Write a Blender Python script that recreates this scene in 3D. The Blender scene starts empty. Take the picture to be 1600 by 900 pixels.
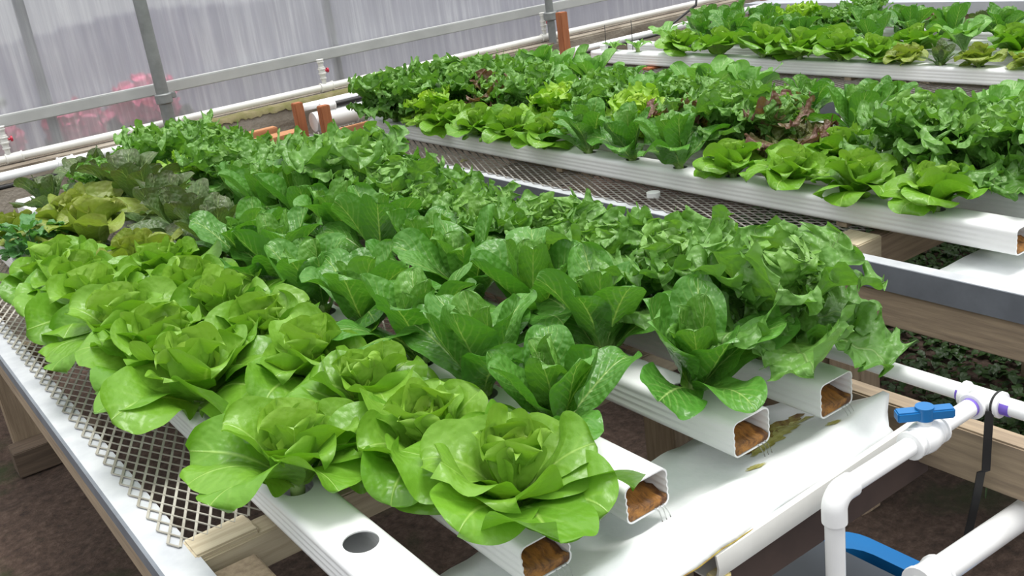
import bpy, bmesh, math, random
import numpy as np
from mathutils import Vector, Matrix, Euler
PI = math.pi
S = bpy.context.scene
COL = S.collection

# ------------------------------------------------------------ camera
cam_d = bpy.data.cameras.new('camera'); cam = bpy.data.objects.new('camera', cam_d); COL.objects.link(cam)
FPX = 1595.42
def _cam():
    c = np.array([800., 450.]); VA = np.array([-398., 20.]); VB = np.array([3261., -487.])
    a = np.array([*(VA-c), FPX]); a /= np.linalg.norm(a)
    b = np.array([*(VB-c), FPX]); b -= a*(a@b); b /= np.linalg.norm(b)
    up = np.cross(b, a)
    R = np.array([b, a, up])
    M = Matrix(((R[0,0], -R[0,1], -R[0,2], 0), (R[1,0], -R[1,1], -R[1,2], 0), (R[2,0], -R[2,1], -R[2,2], 1.55), (0,0,0,1)))
    return M
cam.matrix_world = _cam()
cam_d.sensor_width = 36; cam_d.lens = FPX/1600*36; cam_d.clip_start = .05; cam_d.clip_end = 60
S.camera = cam

# ------------------------------------------------------------ world, light, exposure
w = bpy.data.worlds.new('overcast_sky'); S.world = w; w.use_nodes = True
nt = w.node_tree; bg = nt.nodes['Background']
tc = nt.nodes.new('ShaderNodeTexCoord'); sp = nt.nodes.new('ShaderNodeSeparateXYZ'); rp = nt.nodes.new('ShaderNodeValToRGB')
nt.links.new(tc.outputs['Generated'], sp.inputs[0]); nt.links.new(sp.outputs[2], rp.inputs[0]); nt.links.new(rp.outputs[0], bg.inputs[0])
rp.color_ramp.elements[0].position = .0; rp.color_ramp.elements[0].color = (.30,.305,.31,1)
rp.color_ramp.elements[1].position = .75; rp.color_ramp.elements[1].color = (1,1,1,1)
e = rp.color_ramp.elements.new(.30); e.color = (.48,.50,.52,1)
bg.inputs[1].default_value = 1.65
sd = bpy.data.lights.new('sun', 'SUN'); sd.energy = 2.9; sd.angle = math.radians(26); sd.color = (1, .98, .94)
sun = bpy.data.objects.new('sun', sd); COL.objects.link(sun)
sun.rotation_euler = Vector((-.12, .10, -1)).to_track_quat('-Z', 'Y').to_euler()
S.view_settings.view_transform = 'Standard'; S.view_settings.look = 'None'
S.view_settings.exposure = 0.04; S.view_settings.gamma = 1.0; S.view_settings.use_curve_mapping = False

# ------------------------------------------------------------ materials
def mat(name):
    m = bpy.data.materials.new(name); m.use_nodes = True
    t = m.node_tree; b = t.nodes['Principled BSDF']
    return m, t, b
def N(t, typ, **k):
    n = t.nodes.new(typ)
    for a, v in k.items():
        if a.startswith('i_'): n.inputs[a[2:].replace('_', ' ')].default_value = v
        else: setattr(n, a, v)
    return n
def ramp(t, stops, fac=None):
    r = t.nodes.new('ShaderNodeValToRGB'); el = r.color_ramp.elements
    while len(el) < len(stops): el.new(.5)
    for x, (p, c) in zip(el, stops): x.position = p; x.color = (*c, 1)
    if fac is not None: t.links.new(fac, r.inputs[0])
    return r
def noise(t, scale, detail=4, coord='Object', stretch=None, rough=.6):
    tc = t.nodes.new('ShaderNodeTexCoord'); n = N(t, 'ShaderNodeTexNoise'); n.inputs['Scale'].default_value = scale
    n.inputs['Detail'].default_value = detail; n.inputs['Roughness'].default_value = rough
    if stretch:
        mp = t.nodes.new('ShaderNodeMapping'); mp.inputs['Scale'].default_value = stretch
        t.links.new(tc.outputs[coord], mp.inputs[0]); t.links.new(mp.outputs[0], n.inputs[0])
    else: t.links.new(tc.outputs[coord], n.inputs[0])
    return n
def bump(t, b, h, strength=.3, dist=.01):
    n = t.nodes.new('ShaderNodeBump'); n.inputs['Strength'].default_value = strength; n.inputs['Distance'].default_value = dist
    t.links.new(h, n.inputs['Height']); t.links.new(n.outputs[0], b.inputs['Normal']); return n
def simple(name, col, rough=.5, col2=None, scale=8, stretch=None, bmp=0, metal=0, lo=.35, hi=.65, spec=None, detail=4):
    m, t, b = mat(name); b.inputs['Roughness'].default_value = rough; b.inputs['Metallic'].default_value = metal
    if spec is not None: b.inputs['Specular IOR Level'].default_value = spec
    n = noise(t, scale, detail, stretch=stretch)
    r = ramp(t, [(lo, col), (hi, col2 or tuple(c*.85 for c in col))], n.outputs[0])
    t.links.new(r.outputs[0], b.inputs['Base Color'])
    if bmp: bump(t, b, n.outputs[0], bmp, .01)
    return m
M = {}
M['pvc'] = simple('white_pvc', (.86,.87,.87), .28, (.80,.81,.82), 5, spec=.4)
M['pvc_old'] = simple('old_cream_pvc', (.80,.80,.76), .4, (.70,.70,.66), 6)
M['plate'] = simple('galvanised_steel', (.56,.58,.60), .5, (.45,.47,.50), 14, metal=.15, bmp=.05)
M['plate_shaded'] = simple('shaded_galvanised_face', (.20,.22,.25), .55, (.15,.165,.19), 10, metal=.15)  # same steel, darkened: shade on the vertical lips put into the colour
M['plate_mid'] = simple('blue_grey_sheet_metal', (.44,.465,.50), .6, (.38,.40,.44), 6)
M['woodshaded'] = simple('shaded_dark_timber', (.14,.10,.07), .8, (.09,.065,.045), 3, stretch=(2,30,30), bmp=.15)  # pine darkened to bake in the shade under the front bench
M['wood'] = simple('weathered_pine', (.40,.31,.21), .8, (.26,.20,.14), 3, stretch=(30,2,30), bmp=.15)
M['woodx'] = simple('weathered_pine_across', (.40,.31,.21), .8, (.26,.20,.14), 3, stretch=(2,30,30), bmp=.15)
M['woodz'] = simple('weathered_pine_upright', (.36,.28,.19), .8, (.24,.18,.12), 3, stretch=(30,30,2), bmp=.15)
M['woodpale'] = simple('pale_sawn_pine', (.56,.49,.35), .8, (.42,.35,.24), 3, stretch=(2,30,30), bmp=.12)
M['cedar'] = simple('reddish_timber', (.42,.15,.06), .75, (.30,.10,.04), 3, stretch=(20,20,2), bmp=.1)
M['cedarx'] = simple('pale_reddish_timber', (.50,.25,.12), .75, (.36,.16,.07), 3, stretch=(2,20,20), bmp=.1)
M['mesh'] = simple('grey_expanded_metal', (.52,.50,.44), .6, (.34,.32,.27), 20, metal=.2)
M['mesh_far'] = simple('dusty_expanded_metal', (.42,.40,.37), .6, (.27,.25,.23), 20, metal=.2)
M['black'] = simple('black_rubber', (.012,.012,.013), .5, (.02,.02,.02), 8)
M['blue'] = simple('blue_plastic', (.008,.13,.36), .35, (.01,.15,.40), 6)
M['red'] = simple('red_plastic', (.55,.02,.06), .4, (.5,.02,.05), 6)
M['purple'] = simple('purple_primer', (.16,.09,.50), .4, (.22,.15,.6), 30)
M['lid'] = simple('dark_slate_plastic', (.035,.045,.06), .4, (.05,.06,.075), 4)
M['ink'] = simple('grey_ink', (.10,.10,.10), .7, (.2,.2,.2), 60)
M['root'] = simple('brown_root_mat', (.36,.16,.03), .55, (.09,.035,.01), 60, stretch=(1,.25,1), bmp=.6, lo=.4, hi=.6)
M['rootpale'] = simple('pale_root_mat', (.60,.50,.30), .6, (.40,.26,.10), 50, bmp=.3)
M['white_board'] = simple('white_board', (.75,.76,.78), .5, (.68,.69,.71), 6)
M['redhose'] = simple('red_hose', (.42,.05,.03), .5, (.36,.04,.03), 6)
M['yellow'] = simple('yellow_plastic', (.65,.75,.05), .5, (.6,.7,.05), 6)
# floor: damp brown earth with moss
m, t, b = mat('damp_brown_earth'); b.inputs['Roughness'].default_value = .9
n1 = noise(t, 1.3, 5); n2 = noise(t, 38, 8, rough=.75); n3 = noise(t, 2.2, 6)
r1 = ramp(t, [(.30,(.03,.018,.013)), (.5,(.10,.064,.047)), (.72,(.20,.14,.108))], n2.outputs[0])
r2 = ramp(t, [(.56,(0,0,0)), (.66,(1,1,1))], n3.outputs[0])
mx = N(t, 'ShaderNodeMix', data_type='RGBA'); mx.inputs['B'].default_value = (.045,.06,.018,1)
t.links.new(r2.outputs[0], mx.inputs['Factor']); t.links.new(r1.outputs[0], mx.inputs['A'])
mx2 = N(t, 'ShaderNodeMix', data_type='RGBA', blend_type='MULTIPLY'); mx2.inputs['Factor'].default_value = .6
r3 = ramp(t, [(.3,(.45,.42,.4)), (.7,(1.1,1.05,1.0))], n1.outputs[0])
t.links.new(mx.outputs['Result'], mx2.inputs['A']); t.links.new(r3.outputs[0], mx2.inputs['B'])
t.links.new(mx2.outputs['Result'], b.inputs['Base Color']); bump(t, b, n2.outputs[0], .8, .03); M['earth'] = m
# moss-stained concrete kerb
m, t, b = mat('stained_concrete'); b.inputs['Roughness'].default_value = .85
n1 = noise(t, 6, 6, stretch=(.5,1,2)); n2 = noise(t, 60, 3)
r1 = ramp(t, [(.35,(.17,.135,.10)), (.55,(.33,.29,.23)), (.7,(.42,.38,.32))], n1.outputs[0])
t.links.new(r1.outputs[0], b.inputs['Base Color']); bump(t, b, n2.outputs[0], .4, .01); M['concrete'] = m
M['moss'] = simple('olive_moss', (.12,.12,.03), .9, (.22,.19,.10), 14, bmp=.4)
# translucent corrugated panel
m, t, b = mat('cloudy_polycarbonate')
tc = t.nodes.new('ShaderNodeTexCoord'); sx = t.nodes.new('ShaderNodeSeparateXYZ'); t.links.new(tc.outputs['Object'], sx.inputs[0])
nz = noise(t, 1.0, 6, stretch=(34,1,1.1), rough=.72); nb = noise(t, 1.1, 3)
r1 = ramp(t, [(.30,(.55,.55,.59)), (.5,(.68,.685,.71)), (.62,(.86,.87,.88)), (.7,(.95,.96,.97))], nz.outputs[0])
df = N(t, 'ShaderNodeBsdfDiffuse'); tl = N(t, 'ShaderNodeBsdfTranslucent'); rf = N(t, 'ShaderNodeBsdfRefraction')
rf.inputs['Roughness'].default_value = .32; rf.inputs['IOR'].default_value = 1.12; rf.inputs['Color'].default_value = (.88,.88,.92,1)
for q in (df, tl): t.links.new(r1.outputs[0], q.inputs['Color'])
m1 = N(t, 'ShaderNodeMixShader'); m1.inputs[0].default_value = .45; t.links.new(df.outputs[0], m1.inputs[1]); t.links.new(tl.outputs[0], m1.inputs[2])
m2 = N(t, 'ShaderNodeMixShader'); t.links.new(m1.outputs[0], m2.inputs[1]); t.links.new(rf.outputs[0], m2.inputs[2])
rr = ramp(t, [(.35,(.60,.60,.60)), (.65,(.28,.28,.28))], nb.outputs[0]); t.links.new(rr.outputs[0], m2.inputs[0])
t.links.new(m2.outputs[0], t.nodes['Material Output'].inputs['Surface']); M['panel'] = m
M['rail'] = simple('grey_white_strip', (.47,.48,.47), .6, (.40,.41,.40), 5)
M['pole'] = simple('grey_steel_pole', (.27,.285,.28), .5, (.20,.21,.205), 12, metal=.2)
# draped white plastic
m, t, b = mat('white_plastic_sheet'); b.inputs['Roughness'].default_value = .3
n1 = noise(t, 7, 5); n2 = noise(t, 40, 4)
r1 = ramp(t, [(.25,(.70,.76,.76)), (.6,(.86,.88,.89))], n1.outputs[0])
t.links.new(r1.outputs[0], b.inputs['Base Color']); bump(t, b, n1.outputs[0], .25, .02); M['sheet'] = m
# water
m, t, b = mat('clear_water'); b.inputs['Transmission Weight'].default_value = 1; b.inputs['Roughness'].default_value = .02; b.inputs['IOR'].default_value = 1.33; M['water'] = m

def leaf_mat(name, blade, blade2, rib, tip=None, sss=.24, vein=.5, bumpy=.35, freq=9, gloss=.38, pale=None, tipk=1.0, blister=.3):
    """uv.x across the blade 0..1 (midrib at .5), uv.y along it; second uv = (random, ring)"""
    m, t, b = mat(name); L = t.links.new
    uv = N(t, 'ShaderNodeUVMap', uv_map='UVMap'); s = N(t, 'ShaderNodeSeparateXYZ'); L(uv.outputs[0], s.inputs[0])
    u2 = N(t, 'ShaderNodeUVMap', uv_map='leaf'); s2 = N(t, 'ShaderNodeSeparateXYZ'); L(u2.outputs[0], s2.inputs[0])
    def mth(op, a, bb=None, c=None):
        n = N(t, 'ShaderNodeMath', operation=op)
        for i, v in enumerate((a, bb, c)):
            if v is None: continue
            if isinstance(v, (int, float)): n.inputs[i].default_value = v
            else: L(v, n.inputs[i])
        return n.outputs[0]
    au = mth('ABSOLUTE', mth('SUBTRACT', s.outputs[0], .5))          # 0 midrib, .5 edge
    # midrib, narrowing to the tip
    wdt = mth('MULTIPLY_ADD', s.outputs[1], -.035, .05)
    mid = mth('SMOOTH_MIN', 1.0, mth('MAXIMUM', mth('SUBTRACT', 1.0, mth('DIVIDE', au, wdt)), 0.0), .1)
    # side veins sweep forward
    nn = noise(t, 22, 2)
    ph = mth('ADD', mth('SUBTRACT', s.outputs[1], mth('MULTIPLY', au, .75)), mth('MULTIPLY', nn.outputs[0], .05))
    sv = mth('POWER', mth('ABSOLUTE', mth('COSINE', mth('MULTIPLY', ph, freq*PI))), 14.0)
    sv = mth('MULTIPLY', sv, mth('MAXIMUM', mth('SUBTRACT', 1.0, mth('MULTIPLY', au, 2.2)), 0.0))
    n1 = noise(t, 26, 4)
    base = N(t, 'ShaderNodeMix', data_type='RGBA'); base.inputs['A'].default_value = (*blade, 1); base.inputs['B'].default_value = (*blade2, 1)
    L(mth('ADD', mth('MULTIPLY', s2.outputs[0], .65), mth('MULTIPLY', n1.outputs[0], .35)), base.inputs['Factor'])
    cur = base.outputs['Result']
    if pale is not None:                                                    # young heart leaves are paler
        q = N(t, 'ShaderNodeMix', data_type='RGBA'); q.inputs['B'].default_value = (*pale, 1); L(cur, q.inputs['A'])
        L(mth('MULTIPLY', s2.outputs[1], .9), q.inputs['Factor']); cur = q.outputs['Result']
    if tip is not None:
        q = N(t, 'ShaderNodeMix', data_type='RGBA'); q.inputs['B'].default_value = (*tip, 1); L(cur, q.inputs['A'])
        n4 = noise(t, 30, 3)
        k = mth('MULTIPLY', mth('MAXIMUM', mth('SUBTRACT', mth('MULTIPLY', s.outputs[1], 1.5), .35), 0.0), mth('MULTIPLY', n4.outputs[0], 1.6*tipk))
        L(mth('MINIMUM', k, 1.0), q.inputs['Factor']); cur = q.outputs['Result']
    q = N(t, 'ShaderNodeMix', data_type='RGBA'); q.inputs['B'].default_value = (*rib, 1); L(cur, q.inputs['A'])
    f = mth('MINIMUM', mth('ADD', mth('MULTIPLY', mid, .9), mth('MULTIPLY', sv, vein)), 1.0)
    f = mth('MAXIMUM', f, mth('MAXIMUM', mth('MULTIPLY_ADD', s.outputs[1], -4.0, .8), 0.0))
    L(f, q.inputs['Factor']); cur = q.outputs['Result']
    L(cur, b.inputs['Base Color']); b.inputs['Roughness'].default_value = gloss; b.inputs['Specular IOR Level'].default_value = .45
    n2 = noise(t, 120, 3); tcv = t.nodes.new('ShaderNodeTexCoord'); vo = N(t, 'ShaderNodeTexVoronoi', feature='SMOOTH_F1'); vo.inputs['Scale'].default_value = 85; vo.inputs['Smoothness'].default_value = .6
    L(tcv.outputs['Object'], vo.inputs['Vector']); n5 = noise(t, 40, 2)
    h = mth('ADD', mth('MULTIPLY', f, -.9), mth('ADD', mth('MULTIPLY', n5.outputs[0], 1.2), mth('ADD', mth('MULTIPLY', n2.outputs[0], .3), mth('MULTIPLY', vo.outputs['Distance'], -2.4*blister))))
    bp = bump(t, b, h, bumpy, .008)
    tr = N(t, 'ShaderNodeBsdfTranslucent'); bc = N(t, 'ShaderNodeMix', data_type='RGBA', blend_type='MULTIPLY'); bc.inputs['Factor'].default_value = 1
    bc.inputs['B'].default_value = (1.35, 1.5, .55, 1); L(cur, bc.inputs['A']); L(bc.outputs['Result'], tr.inputs['Color']); L(bp.outputs[0], tr.inputs['Normal'])
    ms = N(t, 'ShaderNodeMixShader'); ms.inputs[0].default_value = sss
    L(b.outputs[0], ms.inputs[1]); L(tr.outputs[0], ms.inputs[2]); L(ms.outputs[0], t.nodes['Material Output'].inputs['Surface'])
    return m
M['butter'] = leaf_mat('butterhead_leaf', (.10,.27,.018), (.18,.37,.035), (.34,.54,.12), vein=.20, bumpy=.30, freq=5, pale=(.38,.56,.09), gloss=.34, blister=.3)
M['romaine'] = leaf_mat('romaine_leaf', (.06,.205,.025), (.11,.29,.045), (.38,.56,.18), vein=.32, bumpy=.45, freq=9, gloss=.32, pale=(.17,.34,.06), blister=.4)
M['curly'] = leaf_mat('curly_leaf', (.095,.24,.038), (.175,.36,.08), (.30,.48,.17), vein=.22, bumpy=.6, freq=8, gloss=.38, pale=(.22,.41,.08), blister=.5)
M['spoon'] = leaf_mat('smooth_spoon_leaf', (.12,.30,.05), (.19,.40,.09), (.42,.60,.28), vein=.35, bumpy=.3, freq=7, gloss=.4, blister=.3)
M['bronze'] = leaf_mat('bronzed_leaf', (.21,.32,.045), (.30,.42,.07), (.36,.48,.14), tip=(.20,.19,.05), tipk=.55, vein=.25, bumpy=.4, freq=7, gloss=.45, pale=(.38,.50,.06), blister=.4)
M['bronze_dark'] = leaf_mat('dark_bronze_leaf', (.06,.15,.035), (.10,.20,.05), (.28,.38,.15), tip=(.09,.085,.05), tipk=.7, vein=.35, bumpy=.45, freq=9, gloss=.38, blister=.45)
M['maroon'] = leaf_mat('maroon_leaf', (.12,.22,.04), (.17,.20,.05), (.28,.32,.12), tip=(.17,.085,.065), tipk=1.2, vein=.2, bumpy=.6, freq=8, gloss=.42, blister=.6)
M['lime'] = leaf_mat('lime_frilly_leaf', (.20,.42,.03), (.30,.50,.05), (.35,.52,.12), vein=.2, bumpy=.4, freq=8, gloss=.45, pale=(.45,.60,.08))
M['herb'] = leaf_mat('grey_green_leaf', (.07,.20,.06), (.10,.26,.08), (.16,.32,.12), vein=.2, bumpy=.4, freq=6, gloss=.5)
M['stem'] = simple('pale_green_stem', (.30,.44,.14), .5, (.22,.36,.09), 20)

# ------------------------------------------------------------ mesh helpers
def link(o, parent=None):
    COL.objects.link(o)
    if parent is not None: o.parent = parent
    return o
def tag(o, label, cat, group=None, kind=None):
    o['label'] = label; o['category'] = cat
    if group: o['group'] = group
    if kind: o['kind'] = kind
    return o
def obj(name, bm, m, parent=None, smooth=False, auto=None):
    me = bpy.data.meshes.new(name); bm.normal_update(); bm.to_mesh(me); bm.free()
    me.materials.append(M[m] if isinstance(m, str) else m)
    if smooth:
        me.polygons.foreach_set('use_smooth', [True]*len(me.polygons))
        if auto: me.set_sharp_from_angle(angle=math.radians(auto))
    return link(bpy.data.objects.new(name, me), parent)
def thing(name, label, cat, loc=(0,0,0), rotz=0, group=None):
    o = bpy.data.objects.new(name, None); COL.objects.link(o); o.empty_display_size = .05
    o.location = loc; o.rotation_euler = (0,0,rotz); return tag(o, label, cat, group)
def struct(name, bm, m, **k):
    o = obj(name, bm, m, **k); o['kind'] = 'structure'; return o
def box(bm, x0, x1, y0, y1, z0, z1, bev=0, mtx=None):
    vs = [bm.verts.new((x, y, z)) for x in (x0, x1) for y in (y0, y1) for z in (z0, z1)]
    fs = [(0,1,3,2), (4,6,7,5), (0,4,5,1), (2,3,7,6), (0,2,6,4), (1,5,7,3)]
    fl = [bm.faces.new([vs[i] for i in f]) for f in fs]
    if bev:
        ed = list({e for f in fl for e in f.edges})
        r = bmesh.ops.bevel(bm, geom=ed, offset=bev, segments=2, affect='EDGES')
        vs = list({v for f in r['faces'] for v in f.verts} | set(v for v in vs if v.is_valid))
    if mtx is not None: bmesh.ops.transform(bm, matrix=mtx, verts=[v for v in vs if v.is_valid])
    return bm
def bx(*a, **k): return box(bmesh.new(), *a, **k)
def tube(bm, pts, r, n=16, caps=True):
    pts = [Vector(p) for p in pts]; rs = r if isinstance(r, (list, tuple)) else [r]*len(pts)
    rings = []; prev = None
    for i, p in enumerate(pts):
        d = (pts[min(i+1, len(pts)-1)] - pts[max(i-1, 0)])
        if d.length < 1e-9: d = prev_d
        d = d.normalized(); prev_d = d
        a = prev - d*prev.dot(d) if prev is not None else d.cross(Vector((0,0,1)) if abs(d.z) < .9 else Vector((1,0,0)))
        a.normalize(); prev = a; b_ = d.cross(a)
        rings.append([bm.verts.new(p + (a*math.cos(2*PI*k/n) + b_*math.sin(2*PI*k/n))*rs[i]) for k in range(n)])
    for A, B in zip(rings, rings[1:]):
        for k in range(n): bm.faces.new((A[k], A[(k+1) % n], B[(k+1) % n], B[k]))
    if caps:
        bm.faces.new(rings[0][::-1]); bm.faces.new(rings[-1])
    return bm
def tb(*a, **k): return tube(bmesh.new(), *a, **k)
def fit(bm, p0, p1, r, lip=.003, n=20):
    """a socket fitting with a raised rim at both ends"""
    p0 = Vector(p0); p1 = Vector(p1); d = (p1-p0).normalized(); L = (p1-p0).length; l = min(.006, L*.2)
    return tube(bm, [p0, p0+d*.001, p0+d*l, p0+d*(l+.001), p1-d*(l+.001), p1-d*l, p1-d*.001, p1], [r+lip*.6, r+lip, r+lip, r, r, r+lip, r+lip, r+lip*.6], n)
def arc(c, r, a0, a1, ax, ay, n=8):
    c = Vector(c); ax = Vector(ax); ay = Vector(ay)
    return [c + ax*r*math.cos(a0+(a1-a0)*i/n) + ay*r*math.sin(a0+(a1-a0)*i/n) for i in range(n+1)]

# ------------------------------------------------------------ setting
g = bmesh.new(); bmesh.ops.create_grid(g, x_segments=90, y_segments=70, size=1)
rnd = random.Random(3)
for v in g.verts: v.co = Vector((3 + v.co.x*5.2, 2.4 + v.co.y*3.3, rnd.uniform(-.012, .012)))
struct('floor', g, 'earth', smooth=True)
# back wall: concrete kerb, corrugated panel, strip, poles
YW = 4.75
bm = bmesh.new(); box(bm, -2.2, 8.2, 4.60, 4.92, 0, .815, bev=.01); struct('wall_back', bm, 'concrete')
bm = bmesh.new(); nx = 900
xs = np.linspace(-2.2, 8.2, nx); zs = [.80, 1.2, 1.7, 2.3]
vv = [[bm.verts.new((x, YW + .05 + .004*math.sin(x*2*PI/.085), z)) for z in zs] for x in xs]
for a, b_ in zip(vv, vv[1:]):
    for k in range(3): bm.faces.new((a[k], b_[k], b_[k+1], a[k+1]))
o = obj('corrugated_panel', bm, 'panel', smooth=True); tag(o, 'cloudy translucent corrugated plastic sheeting of the greenhouse wall behind the beds', 'greenhouse panel')
# moss along the kerb's top edge
bm = bmesh.new(); rnd = random.Random(8); prev = None
for i in range(120):
    x = 1.55 + i*.012; hh = .003 + .006*rnd.random(); dy = .02*rnd.random()
    ring = [bm.verts.new(p) for p in ((x, 4.67, .816), (x, 4.64-dy*.3, .816+hh), (x, 4.60-dy*.4, .812+hh*.5), (x, 4.594-dy*.3, .80-.015*rnd.random()))]
    if prev:
        for k in range(3): bm.faces.new((prev[k], ring[k], ring[k+1], prev[k+1]))
    prev = ring
o = obj('moss', bm, 'moss', smooth=True); tag(o, 'olive moss growing along the top edge of the concrete kerb', 'moss', kind='stuff')
o = obj('wall_strip', bx(-2.2, 8.2, YW-.012, YW+.035, .963, 1.012, bev=.004), 'rail'); tag(o, 'long pale grey strip screwed across the corrugated wall', 'wall strip')
for i, (px, nm) in enumerate([(1.37, 'thick grey steel pole clamped to the wall strip, near the left of the wall'), (3.57, 'grey steel wall pole behind the orange upright post'), (-.95, 'grey steel wall pole beyond the left picture edge')]):
    if i == 2: continue
    tp = thing('steel_pole', nm, 'pole', (px, 4.63, .60))
    obj('tube', tb([(0,0,-.02+.2), (0,0,1.7)], .028 if i == 0 else .022, 18), 'pole', tp, smooth=True, auto=60)
    bm = bmesh.new(); tube(bm, [(0,0,.335), (0,0,.340), (0,0,.375), (0,0,.380)], [.032,.037,.037,.032], 18); box(bm, .02, .055, -.012, .012, .352, .378, bev=.003)
    obj('clamp', bm, 'pole', tp, smooth=True, auto=40)
for px, lab in ((.93, 'thin grey upright showing through the panel left of the thick pole'), (2.33, 'thin grey upright showing through the panel right of the thick pole')):
    o = obj('wall_upright', bx(px-.02, px+.02, YW+.065, YW+.10, .82, 2.3, bev=.003), 'pole'); tag(o, lab, 'upright')
# ground, flowers outside the wall
def blob(bm, c, r, n, rr, s):
    q = random.Random(s)
    for _ in range(n):
        d = Vector((q.gauss(0,1), q.gauss(0,1), q.gauss(0,1))).normalized()*r*q.uniform(.5,1)
        p = Vector(c) + Vector((d.x*1.6, d.y*.7, d.z)); R = Euler((q.uniform(0,PI), q.uniform(0,PI), 0)).to_matrix().to_4x4()
        k = rr*q.uniform(.6,1.3)
        vs = [bm.verts.new(p + R.to_3x3() @ Vector((k*math.cos(a), k*math.sin(a), k*.3*math.sin(2*a)))) for a in [i*PI/3 for i in range(6)]]
        bm.faces.new(vs)
M['pink'] = simple('pink_petals', (.75,.10,.22), .6, (.85,.25,.36), 20)
M['amber'] = simple('amber_petals', (.50,.42,.10), .6, (.42,.34,.12), 20)
M['outer_green'] = simple('outside_foliage', (.14,.19,.14), .7, (.10,.13,.10), 10)
M['outer_dark'] = simple('outside_fence_boards', (.42,.42,.50), .8, (.34,.34,.40), 3, stretch=(12,1,1))
for k, (c, r, m_, lab, cat) in enumerate([((1.10, 5.2, .86), .10, 'pink', 'pink flowering bush blurred behind the wall panel, left of the thick pole', 'flowers'),
        ((1.44, 5.2, .90), .12, 'pink', 'smaller pink flowers blurred behind the panel, right of the thick pole', 'flowers'),
        ((.75, 5.2, .86), .07, 'pink', 'small low pink flowers behind the panel beside the left wall valve', 'flowers'),
        ((.55, 5.3, 1.18), .13, 'amber', 'yellowish blossoms blurred behind the upper left of the wall panel', 'flowers')]):
    tp = thing('flower_bush', lab, cat, (0,0,0))
    bm = bmesh.new(); blob(bm, c, r, 170, .028, k); obj('blossoms', bm, m_, tp)
    bm = bmesh.new(); blob(bm, (c[0], c[1]+.12, c[2]-.15), r*1.3, 200, .035, k+20); tube(bm, [(c[0], c[1]+.1, -.0), (c[0], c[1]+.1, c[2])], .012, 8); obj('stems', bm, 'outer_green', tp)
bm = bmesh.new()
for i in range(54): box(bm, -2.2+i*.196, -2.2+i*.196+.18, 6.2, 6.23, 0, 1.25+.03*math.sin(i*7))
o = obj('board_fence', bm, 'outer_dark'); tag(o, 'grey board fence dimly seen through the translucent wall', 'fence')

# PVC supply pipe on the wall with taps
ZP = .84
o = thing('wall_water_pipe', 'long white water pipe running along the foot of the corrugated wall', 'pipe', (0,0,0))
obj('pipe', tb([(-2.2, 4.70, ZP), (8.0, 4.70, ZP)], .0165, 16), 'pvc_old', o, smooth=True, auto=60)
for px in (.72, 2.19, 3.58):
    obj('tee', fit(bmesh.new(), (px-.035, 4.70, ZP), (px+.035, 4.70, ZP), .020), 'pvc_old', o, smooth=True, auto=40)
for px, lab in ((.70, 'white tap with red handle standing on the wall pipe at the left edge'), (2.18, 'white tap with red handle on the wall pipe behind the wooden posts'), (3.57, 'white tap with red handle on the wall pipe beside the right-hand wall pole')):
    v = thing('water_tap', lab, 'tap', (px, 4.70, ZP+.018), 0, 'taps on the wall pipe')
    bm = bmesh.new(); tube(bm, [(0,0,0), (0,0,.028)], .011); fit(bm, (0,0,.022), (0,0,.048), .0135); fit(bm, (0,0,.046), (0,0,.074), .0165); fit(bm, (0,0,.074), (0,0,.106), .0135)
    obj('valve_body', bm, 'pvc_old', v, smooth=True, auto=40)
    obj('outlet_ring', fit(bmesh.new(), (0,0,.104), (0,0,.118), .0155), 'pvc_old', v, smooth=True, auto=40)
    bm = bmesh.new(); tube(bm, [(.014,0,.06), (.028,0,.06)], .005); tube(bm, [(.026,0,.06), (.034,0,.06)], .012, 10); obj('red_handle', bm, 'red', v, smooth=True, auto=40)

# ------------------------------------------------------------ tables
def expanded(name, x0, x1, y0, y1, z, m, wd=.0022, parent=None, sag=0):
    """expanded-metal sheet: staggered rhombic openings 50 x 22 mm"""
    ax, ay = .011, .025; verts = []; faces = []
    nx_ = int((x1-x0)/ax); ny_ = int((y1-y0)/ay)
    def zz(x, y): return z + sag*math.sin(x*5+1)*math.sin(y*3.1) 
    for j in range(ny_):
        for i in range(nx_):
            ya, yb = y0+j*ay, y0+(j+1)*ay; xa, xb = x0+i*ax, x0+(i+1)*ax
            if (i+j) % 2: p, q = (xa, ya), (xb, yb)
            else: p, q = (xb, ya), (xa, yb)
            dx, dy = q[0]-p[0], q[1]-p[1]; l = math.hypot(dx, dy); nx2, ny2 = -dy/l*wd, dx/l*wd
            k = len(verts)
            for (X, Y) in (p, q):
                h = zz(X, Y)
                verts += [(X+nx2, Y+ny2, h+.0012), (X-nx2, Y-ny2, h-.0004), (X-nx2, Y-ny2, h-.0022), (X+nx2, Y+ny2, h-.0008)]
            faces += [(k, k+1, k+5, k+4), (k+1, k+2, k+6, k+5), (k+3, k, k+4, k+7)]
    me = bpy.data.meshes.new(name); me.from_pydata(verts, [], faces); me.materials.append(M[m])
    return link(bpy.data.objects.new(name, me), parent)
def lumber(name, x0, x1, y0, y1, z0, z1, m, parent, **k): return obj(name, bx(x0, x1, y0, y1, z0, z1, bev=.003, **k), m, parent)

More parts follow.
